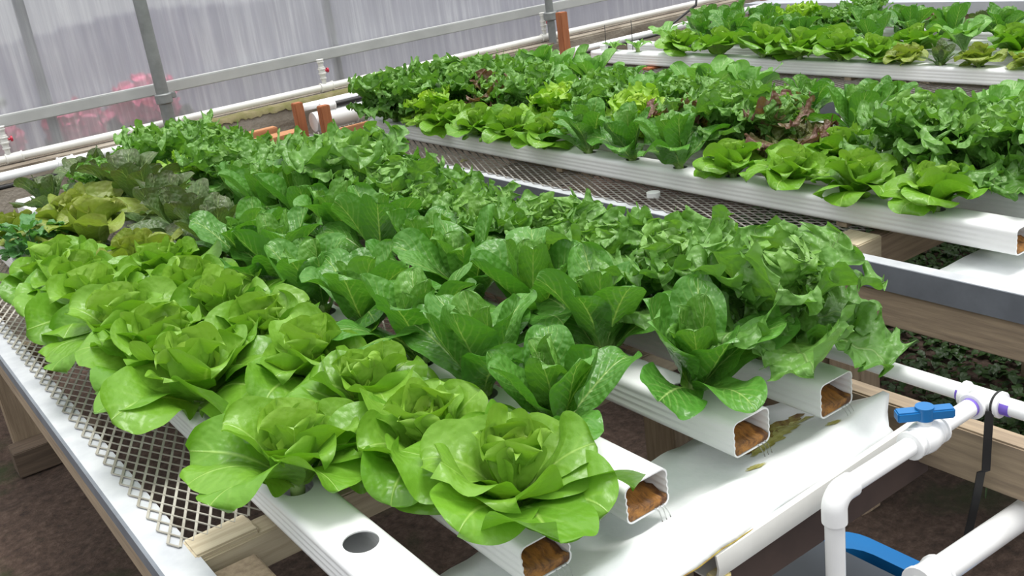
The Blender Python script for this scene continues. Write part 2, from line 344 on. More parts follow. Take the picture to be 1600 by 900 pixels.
# front bench
T1 = thing('growing_bench', 'front growing bench of weathered timber with expanded metal top and galvanised edge', 'bench', (0,0,0))
expanded('expanded_metal_top', .266, 1.34, 1.405, 4.05, .7240, 'mesh', parent=T1, sag=.001, wd=.0019)
bm = bmesh.new(); box(bm, .236, .292, .55, 4.1, .7165, .7205); obj('edge_strip', bm, 'plate', T1)
lumber('side_rail', .236, .275, .55, 4.1, .62, .695, 'wood', T1)
obj('edge_lip', bx(.230, .236, .55, 4.1, .69, .7205), 'plate_shaded', T1)
lumber('side_rail', 1.33, 1.37, .15, 4.1, .605, .697, 'wood', T1)
lumber('cross_beam', .276, 1.33, 1.355, 1.405, .655, .716, 'woodpale', T1)
lumber('cross_beam', .276, 1.33, 2.6, 2.64, .62, .712, 'woodx', T1)
lumber('cross_beam', .276, 1.33, 3.96, 4.0, .62, .712, 'woodx', T1)
lumber('end_block', .285, .385, 1.36, 1.42, .702, .724, 'woodpale', T1)
for (x, y) in ((.32, 1.30), (1.14, 1.24), (.33, 3.60), (1.28, 2.9), (1.28, 3.9)):
    lumber('leg', x-.045, x+.045, y-.04, y+.04, 0, .66 if y > 1.3 else .70, 'woodz', T1)
lumber('foot_beam', .26, .55, 3.46, 3.56, 0, .09, 'woodshaded', T1)

# middle bench
T2 = thing('growing_bench', 'middle growing bench with grey galvanised edge over a brown timber rail', 'bench', (0,0,0))
expanded('expanded_metal_top', 1.838, 2.88, 1.44, 4.25, .7236, 'mesh_far', parent=T2, sag=.001, wd=.0028)
obj('edge_strip', bx(1.815, 1.850, .30, 4.25, .7185, .7215), 'plate', T2)
obj('edge_lip', bx(1.812, 1.816, .30, 4.25, .662, .7215), 'plate_shaded', T2)
lumber('side_rail', 1.820, 1.860, .30, 4.25, .575, .705, 'wood', T2)
obj('edge_strip', bx(2.86, 2.90, .30, 4.25, .7185, .7215), 'plate', T2)
lumber('side_rail', 2.85, 2.89, .30, 4.25, .60, .71, 'wood', T2)
lumber('cross_beam', 1.862, 2.85, 1.40, 1.445, .62, .712, 'woodx', T2)
lumber('end_block', 1.87, 1.96, 1.38, 1.47, .66, .728, 'woodpale', T2)
lumber('cross_beam', 1.862, 2.85, 2.9, 2.94, .60, .70, 'woodx', T2)
for (x, y) in ((1.90, 1.42), (1.90, 1.53), (2.80, 1.42), (1.90, 4.0), (2.80, 4.0)):
    lumber('leg', x-.035, x+.045, y-.045, y+.045, 0, .60, 'woodz', T2)

# rear bench
T3 = thing('growing_bench', 'rear growing bench with expanded metal top and pale galvanised front edge', 'bench', (0,0,0))
expanded('expanded_metal_top', 3.195, 4.80, .9, 4.3, .7236, 'mesh_far', parent=T3, sag=.001, wd=.003)
obj('edge_strip', bx(3.165, 3.205, .5, 4.3, .7185, .7215), 'plate', T3)
obj('edge_lip', bx(3.162, 3.166, .5, 4.3, .665, .7215), 'plate_shaded', T3)
lumber('side_rail', 3.17, 3.21, .5, 4.3, .56, .70, 'wood', T3)
lumber('side_rail', 4.78, 4.82, .5, 4.3, .60, .71, 'wood', T3)
lumber('cross_beam', 3.21, 4.78, 4.22, 4.26, .60, .71, 'woodx', T3)
lumber('cross_beam', 3.21, 4.78, 2.3, 2.34, .60, .71, 'woodx', T3)
for (x, y) in ((3.25, 1.2), (3.25, 4.1), (4.7, 1.2), (4.7, 4.1)): lumber('leg', x-.04, x+.04, y-.04, y+.04, 0, .70 if x < 4 else .6, 'woodz', T3)

# far bench with pale sheet-metal side
T4 = thing('sheet_metal_bench', 'far bench with a broad pale grey metal edge beyond the rear bench', 'bench', (0,0,0))
obj('top_sheet', bx(4.90, 6.2, .8, 4.4, .800, .815), M['plate_mid'], T4)
obj('side_sheet', bx(4.885, 4.90, .8, 4.4, .757, .817), M['plate_mid'], T4)
lumber('side_rail', 4.91, 4.95, .8, 4.4, .66, .800, 'wood', T4)
for (x, y) in ((4.98, 1.2), (4.98, 4.2), (6.1, 1.2), (6.1, 4.2)): lumber('leg', x-.04, x+.04, y-.04, y+.04, 0, .800, 'woodz', T4)

# ------------------------------------------------------------ channels
CW, CH = .080, .060
def profile(off=0):
    """rounded box 80 x 60 mm with fluted sides"""
    hw, h = CW/2-off, CH-2*off; r = .011-off*.6; pts = []
    def corner(cx, cz, a0):
        for k in range(5):
            a = a0 + k*PI/8; pts.append((cx+r*math.cos(a), cz+r*math.sin(a)))
    corner(hw-r, off+h-r, 0); corner(-hw+r, off+h-r, PI/2)
    nf = 13
    for k in range(1, nf): z = off+h-r - (h-2*r)*k/nf; pts.append((-hw + (.0014 if k % 4 in (2, 3) else 0), z))
    corner(-hw+r, off+r, PI); corner(hw-r, off+r, 1.5*PI)
    for k in range(1, nf): z = off+r + (h-2*r)*k/nf; pts.append((hw - (.0014 if k % 4 in (2, 3) else 0), z))
    return pts
def channel(x, y0, y1, holes, label, z=.737, mouth=False, text=None, name='nft_growing_channel', far_cap=True, hs=(.024, .027)):
    t = thing('growing_channel', label, 'growing channel', (x, y0, z), 0, 'white growing channels on the benches')
    L = y1-y0; bm = bmesh.new(); po, pi_ = profile(0), profile(.0022)
    A = [bm.verts.new((p[0], 0, p[1])) for p in po]; B = [bm.verts.new((p[0], L, p[1])) for p in po]
    C_ = [bm.verts.new((p[0], 0, p[1])) for p in pi_]; D = [bm.verts.new((p[0], L, p[1])) for p in pi_]
    n = len(po)
    for k in range(n):
        q = (k+1) % n
        bm.faces.new((A[k], B[k], B[q], A[q])); bm.faces.new((C_[k], C_[q], D[q], D[k]))
        bm.faces.new((A[k], A[q], C_[q], C_[k])); bm.faces.new((B[k], D[k], D[q], B[q]))
    bmesh.ops.recalc_face_normals(bm, faces=bm.faces)
    o = obj('channel_body', bm, 'pvc', t)
    if holes:
        cb = bmesh.new()
        for hy in holes:
            r = bmesh.ops.create_cone(cb, cap_ends=True, segments=28, radius1=1, radius2=1, depth=.03)
            bmesh.ops.transform(cb, matrix=Matrix.Translation((0, hy-y0, CH)) @ Matrix.Diagonal((hs[0], hs[1], 1, 1)), verts=r['verts'])
        me = bpy.data.meshes.new('cut'); cb.to_mesh(me); cb.free(); co = bpy.data.objects.new('cut', me); COL.objects.link(co); co.location = t.location
        md = o.modifiers.new('b', 'BOOLEAN'); md.object = co; md.operation = 'DIFFERENCE'; md.solver = 'EXACT'
        bpy.context.view_layer.update(); dg = bpy.context.evaluated_depsgraph_get()
        nm = bpy.data.meshes.new_from_object(o.evaluated_get(dg)); o.modifiers.clear()
        old = o.data; o.data = nm; bpy.data.meshes.remove(old); bpy.data.objects.remove(co); bpy.data.meshes.remove(me)
        o.data.name = 'channel_body'
    o.data.polygons.foreach_set('use_smooth', [True]*len(o.data.polygons)); o.data.set_sharp_from_angle(angle=math.radians(35))
    if far_cap: obj('end_cap', bx(-CW/2-.002, CW/2+.002, L-.002, L+.012, -.002, CH+.002, bev=.004), 'pvc', t)
    if mouth:
        q = random.Random(int(x*1000)); bm = bmesh.new(); nxg, nyg = 12, 16; gr = []
        for i in range(nxg+1):
            row = []
            for j in range(nyg+1):
                u = -1+2*i/nxg; xx = u*(CW/2-.0035); yy = .001 + j*.014
                h = .012 + .012*(1-u)*.5 + .006*q.random() + (.004 if j > 1 else -.004*(1-u*u))
                row.append(bm.verts.new((xx, yy, h)))
            gr.append(row)
        low = [bm.verts.new((-(CW/2-.0035) + (CW-.007)*i/nxg, .001, .0035)) for i in range(nxg+1)]
        for i in range(nxg):
            bm.faces.new((low[i], low[i+1], gr[i+1][0], gr[i][0]))
            for j in range(nyg): bm.faces.new((gr[i][j], gr[i+1][j], gr[i+1][j+1], gr[i][j+1]))
        obj('root_mat', bm, 'root', t, smooth=True)
    if text:
        for (s, hy, sz) in text:
            cu = bpy.data.curves.new('printed_lettering', 'FONT'); cu.body = s; cu.size = sz; cu.align_x = 'LEFT'; cu.extrude = .00005
            to = bpy.data.objects.new('tmp', cu); COL.objects.link(to); bpy.context.view_layer.update()
            me = bpy.data.meshes.new_from_object(to.evaluated_get(bpy.context.evaluated_depsgraph_get())); bpy.data.objects.remove(to)
            me.materials.clear(); me.materials.append(M['ink']); me.name = 'printed_lettering'
            lo = link(bpy.data.objects.new('printed_lettering', me), t); lo.location = (.008, hy-y0, CH+.0003); lo.rotation_euler = (0, 0, -PI/2); lo['label'] = 'small grey printed letters on the white channel'
    return t
ZT = .797
P = .2
X1 = [.437, .612, .795, 1.02, 1.195]
H1 = [[1.10+P*i for i in range(14)], [1.0+P*i for i in range(15)], [1.13+P*i for i in range(14)], [1.08+P*i for i in range(15)], [1.07+P*i for i in range(15)]]
labs = ['leftmost white channel of the front bench, with an empty planting hole near its end', 'second white channel from the left on the front bench, under butterhead lettuces',
        'middle white channel of the front bench, romaine in its first hole', 'fourth white channel of the front bench, grey letters near its open end', 'fifth white channel of the front bench, under the curly lettuces, nearest the aisle']
y0s = [.45, .93, .935, .945, .925]
txt = [None, None, [('ERLA', 1.092, .014)], [('TANEA', 1.01, .015)], None]
for i in range(5):
    channel(X1[i], y0s[i], 3.98, H1[i], labs[i], mouth=i > 0, text=txt[i])
X2 = [2.0, 2.215, 2.42, 2.625]
H2 = [[.87+P*i for i in range(15)]]*4
labs2 = ['front white channel of the middle bench, beside the aisle', 'second white channel of the middle bench, under curly lettuces', 'third white channel of the middle bench, between the curly and romaine rows', 'rearmost white channel of the middle bench']
for i in range(4): channel(X2[i], 1.06 if i == 0 else .92, 3.86, [h for h in H2[i] if h > (1.1 if i == 0 else .95)], labs2[i], mouth=i == 0, hs=(.02,.022))
X3 = [3.50, 3.74, 3.98, 4.22]
labs3 = ['front white channel of the rear bench', 'second white channel of the rear bench', 'third white channel of the rear bench', 'fourth white channel of the rear bench']
for i in range(4): channel(X3[i], .9, 4.17-.02*i, [1.06+P*k for k in range(16) if 1.06+P*k < 4.1] if i else [1.26, 1.46, 1.66, 1.86, 2.06, 2.21, 2.36, 2.5, 2.66, 2.86, 3.06, 3.30, 3.56, 3.86, 4.04], labs3[i], far_cap=True, hs=(.02,.022))

# ------------------------------------------------------------ plants
def leaf(acc, az, th0, th1, L, W, r0=.006, z0=0., prof=(.9,.45,.14), cup=.3, ruf=.10, rf=3, frill=0., ff=14, bump_=0., twist=0., nu=8, nv=12, rnd=None, ring=0., fold=0., teeth=0.):
    """one leaf. th = lean from vertical at base/tip. acc collects (V, F, UV, UV2)"""
    a, b, pet = prof
    tt = np.linspace(0, 1, nv+1); v = np.where(tt < .5, tt*1.16, 1-.42*(2*(1-tt))**1.9) ; u = np.linspace(-1, 1, nu+1); u = np.sign(u)*np.abs(u)**(.62 if frill > .1 else .85)
    th = th0 + (th1-th0)*v**1.5
    th = th + rnd.uniform(-.5, .9)*np.clip((v-.6)/.4, 0, 1)**2
    ds = L*np.diff(v); rr = r0 + np.concatenate([[0], np.cumsum(np.sin((th[1:]+th[:-1])/2)*ds)]); zz = z0 + np.concatenate([[0], np.cumsum(np.cos((th[1:]+th[:-1])/2)*ds)])
    pk = (a/(a+b))**a*(b/(a+b))**b
    wd = W*np.maximum((v**a*(1-v)**b/pk), pet*(1-v)**.5*(v < .6)) ; wd[-1] = W*.02
    ph = [rnd.uniform(0, 2*PI) for _ in range(8)]
    U, V_ = np.meshgrid(u, v); Wd = wd[:, None]; A_ = np.abs(U)
    # wave of the margin; phase differs on the two sides
    sd = (U > 0)
    p1 = np.where(sd, ph[0], ph[1]); p2 = np.where(sd, ph[2], ph[3])
    env = A_**1.7*np.sin(np.pi*np.clip(V_*1.05, 0, 1))**.5
    wav = ruf*np.sin(2*PI*rf*V_+p1)*env + ruf*.5*np.sin(2*PI*rf*1.9*V_+p2)*env
    cupz = cup*(A_**1.8)*Wd + fold*A_*Wd
    dn = cupz + wav*W*1.6 + W*U*(.22*np.sin(3.1*V_+ph[5])*V_ + .10*np.sin(6.3*V_+ph[7])) + .08*W*np.sin(5*V_+ph[6])*np.cos(2.3*U+ph[7])*np.minimum(1, V_*3)
    lat = U*Wd*(1-.28*cup*A_)
    along = np.zeros_like(U)
    if frill:
        e2 = A_**3.4 * np.clip((V_-.1)/.12, 0, 1)
        tip = np.clip((V_-.8)/.2, 0, 1)**2
        e2 = np.maximum(e2, tip*.8)
        dn = dn + frill*W*e2*(np.sin(2*PI*ff*V_+p2+2*U) + .30*np.sin(2*PI*ff*2.3*V_+p1)*A_**4)
        lat = lat*(1 + .045*A_**8*np.sin(2*PI*ff*2.9*V_+p1))
        along = along + frill*W*.7*e2*np.sin(2*PI*ff*.83*V_+p1+1)
        lat = lat*(1 + teeth*e2*np.sin(2*PI*ff*1.37*V_+p2))
        dn = dn + .05*W*np.sin(9*V_*PI+ph[4])*np.sin(5*U+ph[5])
    if bump_:
        q = V_ - .35*A_
        dn = dn + bump_*W*np.abs(np.sin(q*9*PI))*np.clip(A_*4, 0, 1)*(1-A_**4) + .3*bump_*W*np.sin(31*V_+ph[4])*np.sin(11*U+ph[5])
    side = .10*L*math.sin(ph[6])*v**2                                                      # sideways sweep
    tw = twist*V_
    ct, st = np.cos(th)[:, None], np.sin(th)[:, None]
    # local frame: radial, tangential, z ; normal (towards plant axis / up)
    nr, nz_ = -ct, st
    dn2 = dn*np.cos(tw) + lat*np.sin(tw); lt = lat*np.cos(tw) - dn*np.sin(tw)
    R_ = rr[:, None] + nr*dn2 + st*along; Z_ = zz[:, None] + nz_*dn2 + ct*along; T_ = lt + side[:, None]
    ca, sa = math.cos(az), math.sin(az)
    X_ = R_*ca - T_*sa; Y_ = R_*sa + T_*ca
    P_ = np.stack([X_, Y_, Z_], -1).reshape(-1, 3)
    base = acc['n']; k = nu+1
    idx = np.arange((nv+1)*k).reshape(nv+1, k)
    F = np.stack([idx[:-1, :-1], idx[:-1, 1:], idx[1:, 1:], idx[1:, :-1]], -1).reshape(-1, 4)
    acc['V'].append(P_); acc['F'].append(F+base); acc['n'] += len(P_)
    acc['U'].append(np.stack([U/2+.5, V_], -1).reshape(-1, 2)); acc['U2'].append(np.tile([rnd.random(), ring], (len(P_), 1)))
def new_acc(): return dict(V=[], F=[], U=[], U2=[], n=0)
def acc_mesh(acc, name, m, subd=0):
    V = np.concatenate(acc['V']); F = np.concatenate(acc['F']); U = np.concatenate(acc['U']); U2 = np.concatenate(acc['U2'])
    me = bpy.data.meshes.new(name); me.vertices.add(len(V)); me.vertices.foreach_set('co', V.ravel())
    me.loops.add(F.size); me.loops.foreach_set('vertex_index', F.ravel().astype(np.int32))
    me.polygons.add(len(F)); me.polygons.foreach_set('loop_start', np.arange(0, F.size, 4, dtype=np.int32))
    a = me.uv_layers.new(name='UVMap'); b = me.uv_layers.new(name='leaf')
    a.data.foreach_set('uv', U[F.ravel()].ravel()); b.data.foreach_set('uv', U2[F.ravel()].ravel())
    me.update(calc_edges=True); me.validate(); me.polygons.foreach_set('use_smooth', [True]*len(me.polygons)); me.materials.append(M[m])
    return me
GA = 2.39996
def R(d): return math.radians(d)
def build_leaves(kind, seed, hi=False):
    """returns (outer acc, heart acc)"""
    q = random.Random(seed*77+sum(map(ord, kind))); o, h = new_acc(), new_acc(); az = q.uniform(0, 6)
    f = 1.7 if hi else 1.0
    if kind in ('butter', 'bronze'):
        P_ = (.72, .48, .20)
        for i in range(7):
            az += GA; leaf(o, az+q.uniform(-.25,.25), R(q.uniform(42,62)), R(q.uniform(84,125)), q.uniform(.125,.155), q.uniform(.054,.068), z0=.012, prof=P_, cup=q.uniform(-.2,.3), ruf=q.uniform(.07,.14), rf=q.uniform(.8,1.5), nu=int(10*f), nv=int(16*f), rnd=q, ring=0, twist=q.uniform(-.7,.7))
        for i in range(6):
            az += GA; leaf(o, az+q.uniform(-.2,.2), R(q.uniform(26,44)), R(q.uniform(62,102)), q.uniform(.100,.122), q.uniform(.048,.060), z0=.018, prof=P_, cup=q.uniform(.1,.8), ruf=q.uniform(.07,.15), rf=q.uniform(.9,1.7), nu=int(10*f), nv=int(16*f), rnd=q, ring=.15, twist=q.uniform(-.5,.5))
        for i in range(6):
            az += GA; leaf(h, az, R(q.uniform(12,24)), R(q.uniform(30,62)), q.uniform(.078,.098), q.uniform(.036,.046), z0=.03, prof=P_, cup=q.uniform(.7,1.1), ruf=q.uniform(.08,.15), rf=q.uniform(1.2,2.0), nu=int(10*f), nv=int(14*f), rnd=q, ring=.4)
        for i in range(6):
            az += GA; leaf(h, az, R(q.uniform(2,14)), R(q.uniform(10,30)), q.uniform(.05,.07), q.uniform(.022,.03), z0=.035, prof=P_, cup=q.uniform(.9,1.4), ruf=.12, rf=2., nu=10, nv=12, rnd=q, ring=.85)
    elif kind in ('romaine', 'bronze_dark'):
        P_ = (1.0, .46, .20)
        for i in range(4):
            az += GA*1.1; leaf(o, az+q.uniform(-.2,.2), R(q.uniform(34,50)), R(q.uniform(72,118)), q.uniform(.165,.205), q.uniform(.046,.055), z0=.004, prof=P_, cup=q.uniform(-.05,.35), ruf=q.uniform(.06,.14), rf=q.uniform(1.0,1.8), bump_=.02, nu=int(10*f), nv=int(22*f), rnd=q, ring=0, twist=q.uniform(-.6,.6))
        for i in range(5):
            az += GA; leaf(o, az+q.uniform(-.2,.2), R(q.uniform(16,30)), R(q.uniform(26,66)), q.uniform(.165,.20), q.uniform(.042,.050), z0=.010, prof=P_, cup=q.uniform(.1,.5), ruf=q.uniform(.05,.12), rf=q.uniform(1.0,2.0), bump_=.04, nu=int(10*f), nv=int(22*f), rnd=q, ring=.1, twist=q.uniform(-.5,.5))
        for i in range(4):
            az += GA; leaf(h, az, R(q.uniform(3,14)), R(q.uniform(5,28)), q.uniform(.13,.17), q.uniform(.032,.040), z0=.014, prof=P_, cup=q.uniform(.3,.8), ruf=.08, rf=2, bump_=.08, nu=int(10*f), nv=int(26*f), rnd=q, ring=.5)
    elif kind in ('curly', 'lime', 'maroon'):
        P_ = (.85, .30, .16); k = .85 if kind == 'lime' else 1
        for i in range(7):
            az += GA; leaf(o, az+q.uniform(-.2,.2), R(q.uniform(34,52)), R(q.uniform(85,125)), k*q.uniform(.15,.18), k*q.uniform(.056,.068), z0=.012, prof=P_, cup=q.uniform(-.1,.4), ruf=q.uniform(.10,.2), rf=q.uniform(1.5,2.6), frill=.17, ff=q.uniform(7,10), teeth=.12, nu=12, nv=92, rnd=q, ring=0, twist=q.uniform(-.3,.3))
        for i in range(7):
            az += GA; leaf((h if kind == 'maroon' and i % 2 else o), az+q.uniform(-.2,.2), R(q.uniform(14,30)), R(q.uniform(45,88)), k*q.uniform(.16,.185), k*q.uniform(.050,.062), z0=.02, prof=P_, cup=q.uniform(.1,.6), ruf=q.uniform(.12,.24), rf=q.uniform(1.5,2.6), frill=.20, ff=q.uniform(7,11), teeth=.12, nu=12, nv=92, rnd=q, ring=.1, twist=q.uniform(-.3,.3))
        for i in range(7):
            az += GA; leaf(h, az, R(q.uniform(2,16)), R(q.uniform(20,50)), k*q.uniform(.12,.155), k*q.uniform(.036,.046), z0=.024, prof=P_, cup=q.uniform(.3,.8), ruf=.2, rf=2.4, frill=.24, ff=q.uniform(7,10), teeth=.12, nu=12, nv=76, rnd=q, ring=.6)
    elif kind == 'spoon':
        P_ = (1.3, .38, .14)
        for i in range(9):
            az += GA; leaf(o, az+q.uniform(-.2,.2), R(q.uniform(14,34)), R(q.uniform(35,95)), q.uniform(.16,.20), q.uniform(.038,.050), z0=.01, prof=P_, cup=q.uniform(.1,.4), ruf=q.uniform(.05,.12), rf=1.6, nu=8, nv=14, rnd=q, ring=0, twist=q.uniform(-.4,.4))
        for i in range(4):
            az += GA; leaf(h, az, R(q.uniform(2,12)), R(q.uniform(10,30)), q.uniform(.10,.15), q.uniform(.026,.034), z0=.015, prof=P_, cup=.5, ruf=.08, rf=2, nu=8, nv=12, rnd=q, ring=.3)
    elif kind == 'herb':
        P_ = (.8, .5, .15)
        for i in range(46):
            az += GA; zz = q.uniform(.0, .08); leaf(o if i < 36 else h, az, R(q.uniform(30,80)), R(q.uniform(80,130)), q.uniform(.04,.07), q.uniform(.014,.022), r0=q.uniform(.0,.05), z0=zz, prof=P_, cup=.3, ruf=.15, rf=2, frill=.06, ff=5, nu=6, nv=10, rnd=q, ring=0)
    elif kind == 'seedling':
        P_ = (1.2, .4, .1)
        for i in range(6):
            az += GA; leaf(o if i < 4 else h, az, R(q.uniform(20,55)), R(q.uniform(70,130)), q.uniform(.07,.10), q.uniform(.018,.024), z0=.02, prof=P_, cup=.2, ruf=.1, rf=2, nu=6, nv=10, rnd=q, ring=0)
    return o, h
MKH = {'maroon': 'curly'}
MK = {k: k for k in ('butter','romaine','curly','spoon','bronze','bronze_dark','maroon','lime','herb')}; MK['seedling'] = 'spoon'
POOL = {}
def pool(kind, i, hi):
    key = (kind, i, hi)
    if key not in POOL:
        o, h = build_leaves(kind, i, hi)
        bm = tb([(0,0,-.035), (0,0,.0), (0,0,.03)], [.008,.011,.012], 10); sm = bpy.data.meshes.new('stem'); bm.to_mesh(sm); bm.free(); sm.materials.append(M['stem'])
        sm.polygons.foreach_set('use_smooth', [True]*len(sm.polygons))
        POOL[key] = (acc_mesh(o, 'outer_leaves', MK[kind]), acc_mesh(h, 'heart_leaves', MKH.get(kind, MK[kind])), sm)
    return POOL[key]
NAMES = {'butter': ('butterhead_lettuce', 'lettuce'), 'romaine': ('romaine_lettuce', 'lettuce'), 'curly': ('curly_leaf_lettuce', 'lettuce'), 'spoon': ('spoon_leaf_greens', 'leafy greens'),
         'bronze': ('bronze_butterhead_lettuce', 'lettuce'), 'bronze_dark': ('bronze_romaine_lettuce', 'lettuce'), 'maroon': ('red_leaf_lettuce', 'lettuce'), 'lime': ('frilly_lime_lettuce', 'lettuce'), 'herb': ('herb_plant', 'herb'), 'seedling': ('young_seedling', 'seedling')}
DESC = {'butter': 'pale green butterhead lettuce', 'romaine': 'upright dark green romaine lettuce', 'curly': 'frilly mid green curly lettuce', 'spoon': 'smooth spoon-leaved greens',
        'bronze': 'bronze tinged yellow green butterhead', 'bronze_dark': 'dark bronze romaine lettuce', 'maroon': 'maroon and green leaf lettuce', 'lime': 'bright lime frilly lettuce', 'herb': 'bushy grey green herb', 'seedling': 'small young green seedling'}
def plant(kind, x, y, label, group, s=1., rot=None, var=None, lean=(0,0), z=ZT, hi=False):
    q = random.Random(int(x*1000)*7919+int(y*1000)); nvar = 7
    var = q.randrange(nvar) if var is None else var; rot = q.uniform(0, 2*PI) if rot is None else rot
    a, b_, c_ = pool(kind, var, hi); nm, cat = NAMES[kind]
    t = thing(nm, label, cat, (x, y, z-.005), rot, group); t.rotation_mode = 'XYZ'
    t.rotation_euler = (Matrix.Rotation(lean[0], 3, 'X') @ Matrix.Rotation(lean[1], 3, 'Y') @ Matrix.Rotation(rot, 3, 'Z')).to_euler()
    t.scale = (s, s, s)
    for n, me in (('outer_leaves', a), ('heart_leaves', b_), ('stem', c_)): link(bpy.data.objects.new(n, me), t)
    return t
ORD = ['first', 'second', 'third', 'fourth', 'fifth', 'sixth', 'seventh', 'eighth', 'ninth', 'tenth', 'eleventh', 'twelfth', 'thirteenth', 'fourteenth', 'fifteenth', 'sixteenth', 'seventeenth']
def row(x, specs, where, group, s=1., jit=.15, hi_to=-1):
    """specs: list of (y, kind[, scale[, dict]]), near to far"""
    for i, sp_ in enumerate(specs):
        y, kind = sp_[0], sp_[1]; sc = sp_[2] if len(sp_) > 2 else 1.; kw = dict(sp_[3]) if len(sp_) > 3 else {}
        q = random.Random(int(x*100)*31+i)
        size = 'large ' if sc > 1.12 else ('small ' if sc < .85 else '')
        lab = f"{size}{DESC[kind]}, {ORD[i]} from near end of {where}"
        if i == len(specs)-1: lab = f"{size}{DESC[kind]}, last at far end of {where}"
        kw.setdefault('lean', (q.uniform(-jit, jit), q.uniform(-jit, jit)))
        plant(kind, x, y, lab, group, s*sc*(1.07 if kind == 'butter' else 1), hi=i < hi_to, **kw)

g1 = 'lettuces on the front bench'
row(X1[0], [(1.30,'butter',1.0), (1.70,'butter',1.12), (1.90,'butter',1.08), (2.10,'butter',1.08), (2.30,'butter',1.08), (2.50,'butter',1.05), (2.70,'butter',1.), (3.1,'herb',1.1), (3.3,'bronze',.9)], 'leftmost channel, front bench', g1, hi_to=2)
row(X1[1], [(1.0,'butter',1.1), (1.20,'butter',1.0), (1.40,'butter',1.0), (1.60,'butter',1.0), (1.80,'butter',1.), (2.0,'butter',1.), (2.2,'butter',1.), (2.4,'butter',1.), (2.6,'bronze',.95), (3.0,'bronze',1.25), (3.2,'bronze',1.2), (3.6,'bronze_dark',.8)], 'second channel, front bench', g1, hi_to=3)
row(X1[2], [(1.13,'romaine',.92,{'lean':(.1,-.05)}), (1.33,'romaine',1.05), (1.53,'romaine',1.0), (1.73,'romaine',1.), (1.93,'romaine',.95), (2.13,'romaine',1.05), (2.33,'romaine',1.), (2.53,'bronze_dark',.9), (2.73,'bronze_dark',1.), (2.93,'bronze_dark',1.), (3.13,'bronze_dark',1.05), (3.33,'bronze_dark',1.1), (3.53,'curly',.9), (3.73,'bronze_dark',.9)], 'middle channel, front bench', g1, hi_to=3)
row(X1[3], [(1.06,'romaine',1.02,{'lean':(.25,-.12)}), (1.28,'romaine',1.0), (1.48,'romaine',1.1), (1.68,'romaine',1.05), (1.88,'romaine',1.), (2.08,'romaine',1.05), (2.28,'romaine',1.05), (2.48,'romaine',1.1), (2.68,'romaine',1.1), (2.88,'romaine',1.), (3.08,'curly',1.1), (3.28,'lime',1.), (3.48,'curly',1.2), (3.68,'curly',1.2)], 'fourth channel, front bench', g1, hi_to=2)
row(X1[4], [(1.07,'curly',1.2,{'lean':(.18,.14)}), (1.27,'curly',1.1), (1.47,'curly',1.05), (1.67,'curly',1.05), (1.87,'curly',1.), (2.07,'curly',1.), (2.27,'curly',1.15), (2.47,'curly',1.45), (2.67,'curly',1.35), (2.87,'curly',1.05), (3.07,'curly',.95), (3.27,'curly',.9), (3.47,'curly',.9), (3.67,'curly',.95), (3.85,'curly',.95)], 'aisle-side channel, front bench', g1)
g2 = 'plants on the middle bench'
row(X2[0], [(1.27,'butter',.85), (1.47,'butter',.85), (1.67,'butter',.8), (1.87,'butter',.78), (2.07,'romaine',.95), (2.27,'romaine',.9), (2.47,'romaine',.95), (2.67,'butter',.85), (2.87,'butter',.85), (3.07,'butter',.85), (3.25,'butter',.85), (3.40,'lime',.95), (3.55,'curly',1.1), (3.70,'curly',1.2)], 'front channel, middle bench', g2)
row(X2[1], [(1.07,'curly',1.1), (1.27,'curly',1.15), (1.47,'curly',1.15), (1.67,'butter',.85), (1.87,'maroon',1.0), (2.07,'curly',1.1), (2.27,'maroon',.85), (2.47,'lime',1.), (2.67,'curly',1.), (2.87,'lime',1.), (3.07,'curly',1.05), (3.27,'maroon',.95), (3.47,'curly',1.15), (3.67,'curly',1.2)], 'second channel, middle bench', g2)
row(X2[2], [(1.07,'curly',.95), (1.27,'curly',.95), (1.52,'curly',.85), (1.78,'romaine',1.0), (2.07,'curly',.85), (2.27,'curly',.95), (2.47,'curly',.9), (2.67,'spoon',.9), (2.87,'curly',.95), (3.07,'spoon',.95), (3.27,'curly',1.), (3.47,'curly',1.1), (3.67,'curly',1.1)], 'third channel, middle bench', g2, jit=.08)
row(X2[3], [(1.24,'spoon',.95), (1.50,'spoon',.9), (1.84,'romaine',.8), (2.12,'romaine',.8), (2.37,'spoon',1.), (2.57,'spoon',1.), (2.77,'romaine',.75), (2.97,'romaine',.8), (3.17,'spoon',1.05), (3.37,'spoon',1.1), (3.57,'spoon',1.1), (3.74,'romaine',.9)], 'rear channel, middle bench', g2, jit=.08)
g3 = 'plants on the rear bench'
row(X3[0], [(1.66,'maroon',.6), (1.86,'bronze',.72), (2.06,'bronze',.68), (2.21,'bronze_dark',.5), (2.36,'bronze',.66), (2.5,'butter',.8), (2.66,'butter',.9), (2.86,'butter',1.), (3.06,'butter',1.05), (3.30,'butter',1.), (3.56,'butter',.9), (3.86,'seedling',.9), (4.04,'seedling',.8)], 'front channel, rear bench', g3)
row(X3[1], [(1.46,'butter',.8), (1.66,'butter',.85), (1.86,'romaine',0.82), (2.06,'butter',.9), (2.26,'spoon',.8), (2.46,'butter',.85), (2.66,'romaine',0.84), (2.86,'butter',.8), (3.06,'romaine',0.87), (3.26,'romaine',0.90), (3.46,'romaine',0.90), (3.66,'romaine',0.87), (3.9,'seedling',1.4)], 'second channel, rear bench', g3)
row(X3[2], [(1.46,'romaine',0.82), (1.66,'lime',.6), (1.86,'romaine',0.84), (2.06,'lime',.6), (2.26,'romaine',0.84), (2.46,'romaine',0.87), (2.66,'romaine',0.90), (2.86,'romaine',0.87), (3.06,'curly',.8), (3.26,'lime',1.05), (3.46,'romaine',0.92), (3.66,'romaine',0.92), (3.86,'romaine',0.87)], 'third channel, rear bench', g3)
